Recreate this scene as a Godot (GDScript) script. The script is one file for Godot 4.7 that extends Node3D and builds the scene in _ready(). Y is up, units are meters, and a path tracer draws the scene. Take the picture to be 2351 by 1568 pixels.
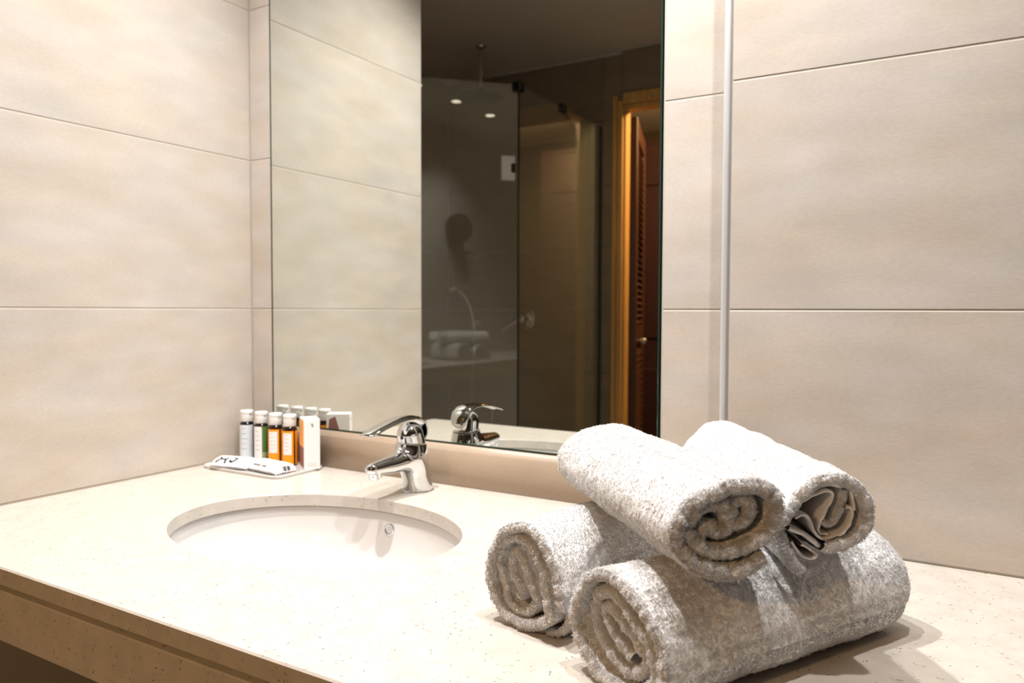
extends Node3D

const CY := 0.85            # worktop height
const EYE := 1.1821         # camera height
const XL := -1.391          # face of the left side wall
const ZR := 0.055           # face of the projecting tiled wall on the right
const ROW := 0.333          # height of one tile course
const CEIL := 2.532
const ZREAR := 2.547        # wall behind the camera, with the doorway
const LAMP_Z := 0.50
const LAMP_X := [-0.86, -0.45, -0.04]

var M := {}
var used := {}
var rng := RandomNumberGenerator.new()

# ------------------------------------------------------------------ helpers
func numbered(called: String) -> String:
	var n: int = used.get(called, 0)
	used[called] = n + 1
	return called if n == 0 else "%s_%03d" % [called, n]

func tag(o: Node, label := "", category := "", group := "", kind := ""):
	if label: o.set_meta("label", label)
	if category: o.set_meta("category", category)
	if group: o.set_meta("group", group)
	if kind: o.set_meta("kind", kind)
	return o

func thing(called: String, label: String, category: String, at := Vector3.ZERO, turn := 0.0, group := "") -> Node3D:
	var o := Node3D.new()
	o.name = numbered(called)
	add_child(o)
	o.position = at
	o.rotation.y = turn
	tag(o, label, category, group)
	return o

func setting(called: String, label: String, category := "wall") -> Node3D:
	var o := Node3D.new()
	o.name = called
	add_child(o)
	tag(o, label, category, "", "structure")
	return o

func part(called: String, mesh: Mesh, mat: Material, parent: Node, at := Vector3.ZERO, rot := Vector3.ZERO) -> MeshInstance3D:
	var o := MeshInstance3D.new()
	o.name = called
	o.mesh = mesh
	o.material_override = mat
	parent.add_child(o, true)
	o.position = at
	o.rotation = rot
	return o

func st_new() -> SurfaceTool:
	var st := SurfaceTool.new()
	st.begin(Mesh.PRIMITIVE_TRIANGLES)
	return st

func tri(st: SurfaceTool, a: Vector3, b: Vector3, c: Vector3):
	st.add_vertex(a); st.add_vertex(b); st.add_vertex(c)

func quad(st: SurfaceTool, a: Vector3, b: Vector3, c: Vector3, d: Vector3):
	tri(st, a, b, c); tri(st, a, c, d)

# box with chamfered edges (bevel e), centred on its middle; 44 triangles
func bevel_box(size: Vector3, e := 0.0015) -> ArrayMesh:
	var st := st_new()
	st.set_smooth_group(-1)
	var h := size / 2.0
	e = minf(e, minf(h.x, minf(h.y, h.z)) * 0.9)
	var P := func(sx, sy, sz, ax) -> Vector3:
		# corner vertex lying on the face across axis ax
		var v := Vector3(sx * (h.x - e), sy * (h.y - e), sz * (h.z - e))
		if ax == 0: v.x = sx * h.x
		elif ax == 1: v.y = sy * h.y
		else: v.z = sz * h.z
		return v
	for s in [-1.0, 1.0]:
		var fx := [P.call(s, -1.0, -1.0, 0), P.call(s, 1.0, -1.0, 0), P.call(s, 1.0, 1.0, 0), P.call(s, -1.0, 1.0, 0)]
		var fy := [P.call(-1.0, s, -1.0, 1), P.call(-1.0, s, 1.0, 1), P.call(1.0, s, 1.0, 1), P.call(1.0, s, -1.0, 1)]
		var fz := [P.call(-1.0, -1.0, s, 2), P.call(1.0, -1.0, s, 2), P.call(1.0, 1.0, s, 2), P.call(-1.0, 1.0, s, 2)]
		for f in [fx, fy, fz]:
			if s > 0: quad(st, f[3], f[2], f[1], f[0])
			else: quad(st, f[0], f[1], f[2], f[3])
		for t in [-1.0, 1.0]:
			var ez := [P.call(s, t, -1.0, 0), P.call(s, t, 1.0, 0), P.call(s, t, 1.0, 1), P.call(s, t, -1.0, 1)]
			var ey := [P.call(s, -1.0, t, 0), P.call(s, 1.0, t, 0), P.call(s, 1.0, t, 2), P.call(s, -1.0, t, 2)]
			var ex := [P.call(-1.0, s, t, 1), P.call(1.0, s, t, 1), P.call(1.0, s, t, 2), P.call(-1.0, s, t, 2)]
			if s * t > 0:
				quad(st, ez[0], ez[1], ez[2], ez[3]); quad(st, ey[3], ey[2], ey[1], ey[0]); quad(st, ex[0], ex[1], ex[2], ex[3])
			else:
				quad(st, ez[3], ez[2], ez[1], ez[0]); quad(st, ey[0], ey[1], ey[2], ey[3]); quad(st, ex[3], ex[2], ex[1], ex[0])
			for u in [-1.0, 1.0]:
				var a: Vector3 = P.call(s, t, u, 0)
				var b: Vector3 = P.call(s, t, u, 1)
				var c: Vector3 = P.call(s, t, u, 2)
				if s * t * u > 0: tri(st, a, c, b)
				else: tri(st, a, b, c)
	st.generate_normals()
	return st.commit()

func span_box(parent: Node, called: String, a: Vector3, b: Vector3, mat: Material, e := 0.0015) -> MeshInstance3D:
	return part(called, bevel_box((b - a).abs(), e), mat, parent, (a + b) / 2.0 - (parent as Node3D).position if parent != self else (a + b) / 2.0)

# surface between successive closed loops of equal length; hard[k] gives strip k its own smoothing group
func loft(st: SurfaceTool, loops: Array, hard := false, closed := true):
	for k in loops.size() - 1:
		st.set_smooth_group(k if hard else 0)
		var A: PackedVector3Array = loops[k]
		var B: PackedVector3Array = loops[k + 1]
		var n := A.size()
		for i in (n if closed else n - 1):
			var j := (i + 1) % n
			quad(st, A[i], B[i], B[j], A[j])

func ring(n: int, rx: float, rz: float, y: float, c := Vector3.ZERO) -> PackedVector3Array:
	var r := PackedVector3Array()
	for i in n:
		var t := TAU * i / n
		r.append(c + Vector3(cos(t) * rx, y, sin(t) * rz))
	return r

func cap(st: SurfaceTool, loop: PackedVector3Array, flip := false):
	var c := Vector3.ZERO
	for v in loop: c += v
	c /= loop.size()
	for i in loop.size():
		var j := (i + 1) % loop.size()
		if flip: tri(st, c, loop[j], loop[i])
		else: tri(st, c, loop[i], loop[j])

# turned shape about y: profile of (radius, height) from bottom to top; a repeated point makes a hard edge
func lathe(profile: Array, n := 32) -> ArrayMesh:
	var st := st_new()
	var g := 1
	for k in profile.size() - 1:
		var p: Vector2 = profile[k]
		var q: Vector2 = profile[k + 1]
		if p.is_equal_approx(q):
			g += 1
			continue
		st.set_smooth_group(g)
		var A := ring(n, p.x, p.x, p.y)
		var B := ring(n, q.x, q.x, q.y)
		for i in n:
			var j := (i + 1) % n
			if p.x < 1e-6: tri(st, A[i], B[i], B[j])
			elif q.x < 1e-6: tri(st, A[i], B[i], A[j])
			else: quad(st, A[i], B[i], B[j], A[j])
	st.generate_normals()
	return st.commit()

# round bar along a path
func tube(path: PackedVector3Array, radii: Array, n := 12) -> ArrayMesh:
	var st := st_new()
	var loops := []
	var up := Vector3(0.013, 1, 0.02).normalized()
	for i in path.size():
		var d := (path[mini(i + 1, path.size() - 1)] - path[maxi(i - 1, 0)]).normalized()
		var s := d.cross(up)
		if s.length() < 0.05: s = d.cross(Vector3(1, 0, 0.1))
		s = s.normalized()
		up = s.cross(d).normalized()
		var r: float = radii[mini(i, radii.size() - 1)]
		var l := PackedVector3Array()
		for k in n:
			var t := TAU * k / n
			l.append(path[i] + (s * cos(t) + up * sin(t)) * r)
		loops.append(l)
	loft(st, loops)
	st.set_smooth_group(1); cap(st, loops[0])
	st.set_smooth_group(2); cap(st, loops[-1], true)
	st.generate_normals()
	return st.commit()

func smooth_path(ctrl: Array, step: float) -> PackedVector3Array:
	var c := Curve3D.new()
	for i in ctrl.size():
		var a: Vector3 = ctrl[maxi(i - 1, 0)]
		var b: Vector3 = ctrl[mini(i + 1, ctrl.size() - 1)]
		var d := (b - a) / 6.0
		c.add_point(ctrl[i], -d, d)
	c.bake_interval = step
	return c.get_baked_points()

# surface nets over a signed distance field
func nets(field: Callable, lo: Vector3, hi: Vector3, cell: float) -> ArrayMesh:
	var nx := int(ceil((hi.x - lo.x) / cell)) + 1
	var ny := int(ceil((hi.y - lo.y) / cell)) + 1
	var nz := int(ceil((hi.z - lo.z) / cell)) + 1
	var d := PackedFloat32Array()
	d.resize(nx * ny * nz)
	for k in nz:
		for j in ny:
			for i in nx:
				d[(k * ny + j) * nx + i] = field.call(lo + Vector3(i, j, k) * cell)
	var id := PackedInt32Array()
	id.resize(nx * ny * nz)
	id.fill(-1)
	var V := PackedVector3Array()
	var N := PackedVector3Array()
	var I := PackedInt32Array()
	for k in nz - 1:
		for j in ny - 1:
			for i in nx - 1:
				var inside := 0
				var s := Vector3.ZERO
				var cnt := 0
				for e in 8:
					if d[((k + (e >> 2)) * ny + j + ((e >> 1) & 1)) * nx + i + (e & 1)] < 0.0: inside += 1
				if inside == 0 or inside == 8: continue
				for e in 8:
					for ax in 3:
						if (e >> ax) & 1: continue
						var f := e | (1 << ax)
						var da := d[((k + (e >> 2)) * ny + j + ((e >> 1) & 1)) * nx + i + (e & 1)]
						var db := d[((k + (f >> 2)) * ny + j + ((f >> 1) & 1)) * nx + i + (f & 1)]
						if (da < 0.0) == (db < 0.0): continue
						var t := da / (da - db)
						s += Vector3(e & 1, (e >> 1) & 1, e >> 2).lerp(Vector3(f & 1, (f >> 1) & 1, f >> 2), t)
						cnt += 1
				var p := lo + (Vector3(i, j, k) + s / cnt) * cell
				var h := cell * 0.4
				var g := Vector3(field.call(p + Vector3(h, 0, 0)) - field.call(p - Vector3(h, 0, 0)), field.call(p + Vector3(0, h, 0)) - field.call(p - Vector3(0, h, 0)), field.call(p + Vector3(0, 0, h)) - field.call(p - Vector3(0, 0, h))).normalized()
				p -= g * float(field.call(p))
				id[(k * ny + j) * nx + i] = V.size()
				V.append(p); N.append(g)
	for k in range(1, nz - 1):
		for j in range(1, ny - 1):
			for i in range(1, nx - 1):
				var a := d[(k * ny + j) * nx + i]
				for ax in 3:
					var o := Vector3i(i, j, k)
					o[ax] += 1
					var b := d[(o.z * ny + o.y) * nx + o.x]
					if (a < 0.0) == (b < 0.0): continue
					var u := [Vector3i(0, 1, 0), Vector3i(0, 0, 1), Vector3i(1, 0, 0)][ax] as Vector3i
					var w := [Vector3i(0, 0, 1), Vector3i(1, 0, 0), Vector3i(0, 1, 0)][ax] as Vector3i
					var c := []
					for q in [Vector3i.ZERO, u, u + w, w]:
						var r := Vector3i(i, j, k) - (q as Vector3i)
						c.append(id[(r.z * ny + r.y) * nx + r.x])
					if c.min() < 0: continue
					if a < 0.0: I.append_array([c[0], c[2], c[1], c[0], c[3], c[2]])
					else: I.append_array([c[0], c[1], c[2], c[0], c[2], c[3]])
	var arr := []
	arr.resize(Mesh.ARRAY_MAX)
	arr[Mesh.ARRAY_VERTEX] = V
	arr[Mesh.ARRAY_NORMAL] = N
	arr[Mesh.ARRAY_INDEX] = I
	var m := ArrayMesh.new()
	m.add_surface_from_arrays(Mesh.PRIMITIVE_TRIANGLES, arr)
	return m

func smin(a: float, b: float, k: float) -> float:
	var h := maxf(k - absf(a - b), 0.0) / k
	return minf(a, b) - h * h * k * 0.25

# distance to a tapered capsule
func limb(p: Vector3, a: Vector3, b: Vector3, ra: float, rb: float) -> float:
	var ab := b - a
	var t := clampf((p - a).dot(ab) / ab.length_squared(), 0.0, 1.0)
	return (p - a - ab * t).length() - lerpf(ra, rb, t)

# ------------------------------------------------------------------ materials
func plain(called: String, c: Color, rough := 0.5, metal := 0.0) -> StandardMaterial3D:
	var m := StandardMaterial3D.new()
	m.resource_name = called
	m.albedo_color = c
	m.roughness = rough
	m.metallic = metal
	M[called] = m
	return m

func noise_image(seed_: int, freq: float, w: int, h: int, oct := 4) -> Image:
	var n := FastNoiseLite.new()
	n.seed = seed_
	n.frequency = freq
	n.fractal_octaves = oct
	n.noise_type = FastNoiseLite.TYPE_SIMPLEX_SMOOTH
	var im := n.get_seamless_image(w, h)
	im.convert(Image.FORMAT_R8)
	return im

func make_materials():
	# stoneware tile: cloudy beige with lengthwise streaks and a fine grain
	var S := 512
	var coarse := noise_image(3, 0.006, S, S, 3).get_data()
	var mid := noise_image(11, 0.018, S, S, 4).get_data()
	var warm := noise_image(23, 0.009, S, S, 3).get_data()
	var fine := noise_image(31, 0.25, S, S, 2).get_data()
	var im := Image.create(S, S, false, Image.FORMAT_RGB8)
	var hi := Image.create(S, S, false, Image.FORMAT_RGB8)
	for y in S:
		for x in S:
			var i := y * S + x
			var v := (coarse[i] / 255.0 - 0.5) * 0.05 + (mid[i] / 255.0 - 0.5) * 0.04 + (fine[i] / 255.0 - 0.5) * 0.04
			var w := (warm[i] / 255.0 - 0.5) * 0.05
			im.set_pixel(x, y, Color(0.762 + v + w * 0.25, 0.722 + v - w * 0.15, 0.682 + v * 1.05 - w * 0.75))
			var g := 0.5 + (fine[i] / 255.0 - 0.5) * 0.6 + (mid[i] / 255.0 - 0.5) * 0.5
			hi.set_pixel(x, y, Color(g, g, g))
	var tx := ImageTexture.create_from_image(im)
	var hx := ImageTexture.create_from_image(hi)
	for k in 7:
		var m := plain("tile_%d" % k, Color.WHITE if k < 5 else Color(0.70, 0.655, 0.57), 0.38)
		m.albedo_texture = tx
		m.uv1_triplanar = true
		m.uv1_world_triplanar = true
		m.uv1_triplanar_sharpness = 8.0
		m.uv1_scale = Vector3(0.75, 1.9, 0.75)
		m.uv1_offset = Vector3(0.37 * k, 0.61 * k, 0.23 * k)
		m.heightmap_enabled = true
		m.heightmap_texture = hx
		m.heightmap_scale = 0.008
	plain("grout", Color(0.73, 0.69, 0.64), 0.9)
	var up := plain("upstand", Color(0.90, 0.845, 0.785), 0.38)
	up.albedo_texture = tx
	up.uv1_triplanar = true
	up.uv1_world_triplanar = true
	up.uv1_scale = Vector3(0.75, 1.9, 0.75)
	# engineered stone of the worktop: cream ground with small brown flakes
	var Q := 1600
	var qa := noise_image(41, 0.012, Q, Q, 4).get_data()
	var qf := noise_image(43, 0.35, Q, Q, 1).get_data()
	var qi := Image.create(Q, Q, false, Image.FORMAT_RGB8)
	qi.fill(Color(0.785, 0.757, 0.725))
	var buf := qi.get_data()
	for i in Q * Q:
		var v := int((qa[i] - 128) * 0.07 + (qf[i] - 128) * 0.05)
		buf[i * 3] = clampi(buf[i * 3] + v, 0, 255)
		buf[i * 3 + 1] = clampi(buf[i * 3 + 1] + v, 0, 255)
		buf[i * 3 + 2] = clampi(buf[i * 3 + 2] + v, 0, 255)
	qi.set_data(Q, Q, false, Image.FORMAT_RGB8, buf)
	rng.seed = 77
	for f in 9000:
		var big := f < 2600
		var p := Vector2(rng.randf() * Q, rng.randf() * Q)
		var dirv := Vector2.from_angle(rng.randf() * TAU)
		var ln := rng.randf_range(1.3, 3.8) if big else rng.randf_range(0.8, 2.2)
		var wd := rng.randf_range(0.35, 0.85) if big else 0.3
		var c := Color(0.40, 0.35, 0.29).lerp(Color(0.72, 0.67, 0.60), rng.randf()) if big else Color(0.70, 0.64, 0.57).lerp(Color(0.84, 0.80, 0.74), rng.randf())
		var bend := rng.randf_range(-0.5, 0.5)
		var t := -ln
		while t <= ln:
			var w2 := -wd
			while w2 <= wd:
				var q := p + dirv * t + dirv.orthogonal() * (w2 + bend * t * t / ln * 0.5)
				qi.set_pixel(posmod(int(q.x), Q), posmod(int(q.y), Q), c)
				w2 += 0.7
			t += 0.7
	var q := plain("quartz", Color.WHITE, 0.3)
	q.albedo_texture = ImageTexture.create_from_image(qi)
	q.uv1_triplanar = true
	q.uv1_world_triplanar = true
	q.uv1_triplanar_sharpness = 12.0
	q.uv1_scale = Vector3(1.25, 1.25, 1.25)
	plain("ceramic", Color(0.84, 0.83, 0.825), 0.08)
	plain("chrome", Color(0.86, 0.865, 0.87), 0.05, 1.0)
	plain("aluminium", Color(0.83, 0.83, 0.83), 0.45, 0.45)
	plain("dark_chrome", Color(0.30, 0.30, 0.30), 0.25, 1.0)
	plain("silver", Color(0.93, 0.945, 0.925), 0.0, 1.0)
	plain("black_rubber", Color(0.06, 0.06, 0.055), 0.7)
	plain("mirror_back", Color(0.20, 0.21, 0.19), 0.6)
	plain("paint", Color(0.82, 0.79, 0.75), 0.9)
	plain("dark_floor", Color(0.36, 0.32, 0.29), 0.5)
	plain("white_plastic", Color(0.93, 0.92, 0.92), 0.3)
	plain("paper", Color(0.92, 0.90, 0.90), 0.6)
	plain("print_grey", Color(0.55, 0.52, 0.52), 0.6)
	plain("print_black", Color(0.05, 0.06, 0.08), 0.5)
	plain("bottle_navy", Color(0.05, 0.06, 0.10), 0.12)
	plain("bottle_brown", Color(0.13, 0.06, 0.03), 0.12)
	plain("label_pale", Color(0.83, 0.86, 0.88), 0.5)
	plain("label_green", Color(0.33, 0.46, 0.22), 0.5)
	plain("label_orange", Color(1.0, 0.60, 0.03), 0.45)
	plain("carton_orange", Color(0.97, 0.69, 0.36), 0.5)
	plain("carton_mauve", Color(0.56, 0.38, 0.36), 0.5)
	var te := plain("terry", Color(0.985, 0.98, 0.98), 1.0)
	te.backlight_enabled = true
	te.backlight = Color(0.95, 0.945, 0.94)
	var tc := plain("terry_cloth", Color(0.985, 0.98, 0.98), 1.0)
	var tn := FastNoiseLite.new()
	tn.seed = 9
	tn.noise_type = FastNoiseLite.TYPE_CELLULAR
	tn.cellular_return_type = FastNoiseLite.RETURN_DISTANCE
	tn.frequency = 0.12
	var ti := tn.get_seamless_image(512, 512)
	tc.heightmap_enabled = true
	tc.heightmap_texture = ImageTexture.create_from_image(ti)
	tc.heightmap_scale = 0.018
	tc.heightmap_flip_texture = true
	tc.uv1_triplanar = true
	tc.uv1_world_triplanar = true
	tc.uv1_scale = Vector3(11, 11, 11)
	plain("hem_cloth", Color(0.91, 0.89, 0.875), 0.9)
	var wood := plain("honey_wood", Color.WHITE, 0.45)
	var wi := Image.create(256, 256, false, Image.FORMAT_RGB8)
	var wa := noise_image(61, 0.03, 256, 256, 3).get_data()
	for y in 256:
		for x in 256:
			var v := (wa[((y / 8) % 256) * 256 + x] / 255.0 - 0.5) * 0.3
			wi.set_pixel(x, y, Color(0.80 + v * 0.6, 0.62 + v * 0.6, 0.36 + v * 0.5))
	wood.albedo_texture = ImageTexture.create_from_image(wi)
	wood.uv1_triplanar = true
	wood.uv1_scale = Vector3(6, 0.8, 6)
	plain("brown_wood", Color(0.27, 0.15, 0.075), 0.5)
	plain("plum_wood", Color(0.22, 0.13, 0.14), 0.5)
	var g := plain("clear_glass", Color(1.0, 0.97, 0.89, 0.04), 0.0)
	g.metallic = 0.06
	g.transparency = BaseMaterial3D.TRANSPARENCY_ALPHA
	plain("pane_glass", Color(0.95, 1.0, 0.97, 0.04), 0.0).transparency = BaseMaterial3D.TRANSPARENCY_ALPHA
	plain("glass_edge", Color(0.16, 0.24, 0.20), 0.1)
	var l := plain("lamp_lens", Color(1, 1, 1), 0.4)
	l.emission_enabled = true
	l.emission = Color(1.0, 0.93, 0.84)
	l.emission_energy_multiplier = 14.0
	var l2 := plain("corridor_lamp_globe", Color(1, 1, 1), 0.4)
	l2.emission_enabled = true
	l2.emission = Color(1.0, 0.86, 0.66)
	l2.emission_energy_multiplier = 0.8

# ------------------------------------------------------------------ the place
func tiles_on(parent: Node3D, face: String, a0: float, a1: float, plane: float, y_lo: float, y_hi: float, seed_: int, thick := 0.01, dark := false):
	# one course of tile after another, each its own piece; face "x+" or "x-" (plane is x, a runs along z), "z+" or "z-" (plane is z, a runs along x)
	var gap := 0.0018
	for k in range(-4, 6):
		var lo := maxf(EYE + 0.0024 + k * ROW, y_lo)
		var hi := minf(EYE + 0.0024 + (k + 1) * ROW, y_hi)
		if hi - lo < 0.02: continue
		var a := a0
		while a < a1 - 0.01:
			var b := minf(a + 1.0, a1)
			var size: Vector3
			var mid: Vector3
			var g := gap / 2.0
			var side := 1.0 if face.ends_with("+") else -1.0
			if face[0] == "z":
				size = Vector3(b - a - gap, hi - lo - gap, thick)
				mid = Vector3((a + b) / 2.0, (lo + hi) / 2.0, plane - side * thick / 2.0)
			else:
				size = Vector3(thick, hi - lo - gap, b - a - gap)
				mid = Vector3(plane - side * thick / 2.0, (lo + hi) / 2.0, (a + b) / 2.0)
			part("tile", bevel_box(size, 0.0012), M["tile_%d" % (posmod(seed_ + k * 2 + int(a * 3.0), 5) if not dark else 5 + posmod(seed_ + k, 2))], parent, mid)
			a = b

func build_room():
	var w := setting("wall_left", "beige tiled side wall at the left of the washbasin")
	span_box(w, "core", Vector3(-2.72, 0, -0.12), Vector3(XL - 0.0125, CEIL, 0.622), M.paint, 0.001)
	span_box(w, "grout_bed", Vector3(XL - 0.013, CY - 0.02, -0.01), Vector3(XL - 0.0008, CEIL, 0.628), M.grout, 0.0005)
	tiles_on(w, "x+", 0.0, 0.632, XL, CY - 0.001, CEIL - 0.002, 0)
	span_box(w, "edge_profile", Vector3(XL - 0.014, 0.0, 0.628), Vector3(XL - 0.001, CEIL, 0.634), M.aluminium, 0.001)

	w = setting("wall_back", "tiled wall that carries the mirror above the washbasin")
	span_box(w, "core", Vector3(-1.42, 0, -0.12), Vector3(1.9, CEIL, -0.014), M.paint, 0.001)
	for s in [[XL, -1.3255], [-0.4205, -0.3005]]:
		span_box(w, "grout_bed", Vector3(s[0], CY + 0.0004, -0.014), Vector3(s[1], CEIL, -0.0008), M.grout, 0.0005)
		tiles_on(w, "z+", s[0] + 0.001, s[1], 0.0, CY + 0.0004, CEIL - 0.002, 1 if s[0] < -1 else 3)
	span_box(w, "upper_tile_panel", Vector3(-1.3245, 2.062, -0.014), Vector3(-0.4215, CEIL, 0.0), M.tile_2, 0.0016)
	# skirting tile under the mirror, with its eased upper edge
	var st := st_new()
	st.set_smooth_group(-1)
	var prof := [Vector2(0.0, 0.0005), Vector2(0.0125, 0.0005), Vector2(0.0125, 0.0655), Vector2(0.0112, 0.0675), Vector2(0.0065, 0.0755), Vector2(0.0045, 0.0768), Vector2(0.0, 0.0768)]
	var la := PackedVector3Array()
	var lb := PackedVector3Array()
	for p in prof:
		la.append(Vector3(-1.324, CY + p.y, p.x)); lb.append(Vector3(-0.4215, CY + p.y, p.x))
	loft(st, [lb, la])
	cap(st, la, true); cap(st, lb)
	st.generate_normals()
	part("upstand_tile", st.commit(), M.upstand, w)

	w = setting("wall_right", "projecting beige tiled wall at the right of the mirror behind the towels")
	span_box(w, "core", Vector3(-0.300, CY + 0.0004, -0.014), Vector3(1.9, CEIL, ZR - 0.0125), M.paint, 0.001)
	span_box(w, "grout_bed", Vector3(-0.2985, CY + 0.0004, ZR - 0.013), Vector3(1.9, CEIL, ZR - 0.0008), M.grout, 0.0005)
	tiles_on(w, "z+", -0.2975, 1.9, ZR, CY + 0.0004, CEIL - 0.002, 2)
	# metal corner profile with a rounded nose
	var tr := setting("trim_1", "brushed metal corner profile between mirror strip and projecting tiled wall", "trim")
	st = st_new()
	var pa := PackedVector3Array()
	var pb := PackedVector3Array()
	var pts := [Vector2(-0.3005, -0.001), Vector2(-0.3105, -0.001), Vector2(-0.3105, ZR - 0.004)]
	for k in 7:
		var t := PI - PI / 2.0 * k / 6.0
		pts.append(Vector2(-0.3045 + cos(t) * 0.006, ZR - 0.005 + sin(t) * 0.006))
	pts.append(Vector2(-0.2985, ZR + 0.001))
	pts.append(Vector2(-0.2985, ZR - 0.006))
	for p in pts:
		pa.append(Vector3(p.x, CY, p.y)); pb.append(Vector3(p.x, CEIL, p.y))
	loft(st, [pa, pb])
	st.generate_normals()
	part("profile", st.commit(), M.aluminium, tr)

	var c := setting("ceiling", "plain painted bathroom ceiling", "ceiling")
	span_box(c, "slab", Vector3(-2.8, CEIL, -0.2), Vector3(2.2, CEIL + 0.12, 4.4), M.paint, 0.001)
	var f := setting("floor", "dark stone bathroom floor", "floor")
	span_box(f, "slab", Vector3(-2.8, -0.1, -0.2), Vector3(2.2, 0.0, 4.4), M.dark_floor, 0.001)
	w = setting("wall_side", "tiled wall at the far right of the bathroom")
	span_box(w, "core", Vector3(1.892, 0, -0.12), Vector3(2.1, CEIL, 4.4), M.paint, 0.001)
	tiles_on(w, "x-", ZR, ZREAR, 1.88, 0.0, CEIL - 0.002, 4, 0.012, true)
	w = setting("wall_shower", "tiled wall of the shower corner")
	span_box(w, "core", Vector3(-2.8, 0, 0.62), Vector3(-2.672, CEIL, 4.4), M.paint, 0.001)
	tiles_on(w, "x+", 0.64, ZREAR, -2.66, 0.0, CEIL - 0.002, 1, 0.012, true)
	w = setting("wall_rear", "tiled wall with the doorway, seen in the mirror")
	for s in [[-2.8, -1.540, 0.0, CEIL], [-0.62, 2.1, 0.0, CEIL], [-1.540, -0.62, 2.255, CEIL]]:
		span_box(w, "core", Vector3(s[0], s[2], ZREAR + 0.012), Vector3(s[1], s[3], ZREAR + 0.06), M.paint, 0.001)
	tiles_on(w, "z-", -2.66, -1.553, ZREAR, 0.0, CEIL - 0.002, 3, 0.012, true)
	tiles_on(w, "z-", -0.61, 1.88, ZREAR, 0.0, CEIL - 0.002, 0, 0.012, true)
	span_box(w, "lintel_tile", Vector3(-1.552, 2.275, ZREAR), Vector3(-0.611, CEIL - 0.002, ZREAR + 0.012), M.tile_5, 0.0016)
	w = setting("wall_corridor", "wall of the corridor beyond the doorway")
	span_box(w, "core", Vector3(-2.8, 0, 4.3), Vector3(2.2, CEIL, 4.4), plain("brown_paint", Color(0.27, 0.22, 0.17), 0.9), 0.001)

	# doorway with honey coloured casing
	var d := setting("door_1", "honey wood door casing round the doorway, reflected in the mirror", "door frame")
	for x in [-1.540, -0.62]:
		var s := 1.0 if x < -1.0 else -1.0
		span_box(d, "casing", Vector3(x - s * 0.055, 0, ZREAR - 0.022), Vector3(x - s * 0.03, 2.30, ZREAR), M.honey_wood, 0.004)
		span_box(d, "casing_bead", Vector3(x - s * 0.03, 0, ZREAR - 0.015), Vector3(x, 2.275, ZREAR), M.honey_wood, 0.004)
		span_box(d, "jamb", Vector3(x - s * 0.004, 0, ZREAR), Vector3(x + s * 0.012, 2.255, ZREAR + 0.062), M.honey_wood, 0.003)
	span_box(d, "head_casing", Vector3(-1.540, 2.255, ZREAR - 0.022), Vector3(-0.62, 2.31, ZREAR), M.honey_wood, 0.004)
	span_box(d, "head_jamb", Vector3(-1.528, 2.225, ZREAR), Vector3(-0.632, 2.255, ZREAR + 0.062), M.honey_wood, 0.003)

	# louvred door leaf swung out into the corridor
	var a := Vector3(-1.516, 0, 2.632)
	var b := Vector3(-1.705, 0, 3.25)
	var ln := (b - a).length()
	var leaf := thing("louvred_door", "dark brown louvred door leaf standing open beyond the honey casing", "door", a, atan2(-(b - a).z, (b - a).x))
	for x in [0.04, ln - 0.04]:
		part("stile", bevel_box(Vector3(0.08, 2.2, 0.036), 0.003), M.brown_wood, leaf, Vector3(x, 1.11, 0))
	for y in [0.10, 1.05, 2.16]:
		part("rail", bevel_box(Vector3(ln - 0.16, 0.10, 0.034), 0.003), M.brown_wood, leaf, Vector3(ln / 2.0, y, 0))
	var slat := bevel_box(Vector3(ln - 0.15, 0.042, 0.007), 0.002)
	var y := 0.19
	while y < 2.09:
		if absf(y - 1.05) > 0.07:
			part("slat", slat, M.brown_wood, leaf, Vector3(ln / 2.0, y, 0), Vector3(0.8, 0, 0))
		y += 0.036
	part("knob", lathe([Vector2(0, -0.03), Vector2(0.012, -0.03), Vector2(0.012, 0.0), Vector2(0.02, 0.012), Vector2(0.016, 0.03), Vector2(0, 0.034)], 16), M.chrome, leaf, Vector3(0.05, 1.02, -0.04), Vector3(-PI / 2, 0, 0))

	# plum coloured wardrobe at the end of the corridor
	var wd := thing("wardrobe", "plum coloured panelled wardrobe at the end of the corridor", "wardrobe", Vector3(-1.55, 0, 4.02))
	part("carcass", bevel_box(Vector3(1.8, 2.35, 0.5), 0.003), M.plum_wood, wd, Vector3(0, 1.175, 0))
	for k in 4:
		var dx := -0.675 + k * 0.45
		var dr := part("door", bevel_box(Vector3(0.445, 2.3, 0.02), 0.002), M.plum_wood, wd, Vector3(dx, 1.17, -0.262))
		for q in [[0.48, -0.62], [0.95, 0.30], [0.28, 1.0]]:
			part("raised_panel", bevel_box(Vector3(0.31, q[0], 0.014), 0.006), M.plum_wood, dr, Vector3(0, q[1], -0.014))
		part("handle", bevel_box(Vector3(0.012, 0.12, 0.02), 0.003), M.chrome, dr, Vector3(0.18 if k % 2 == 0 else -0.18, -0.1, -0.02))

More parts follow.
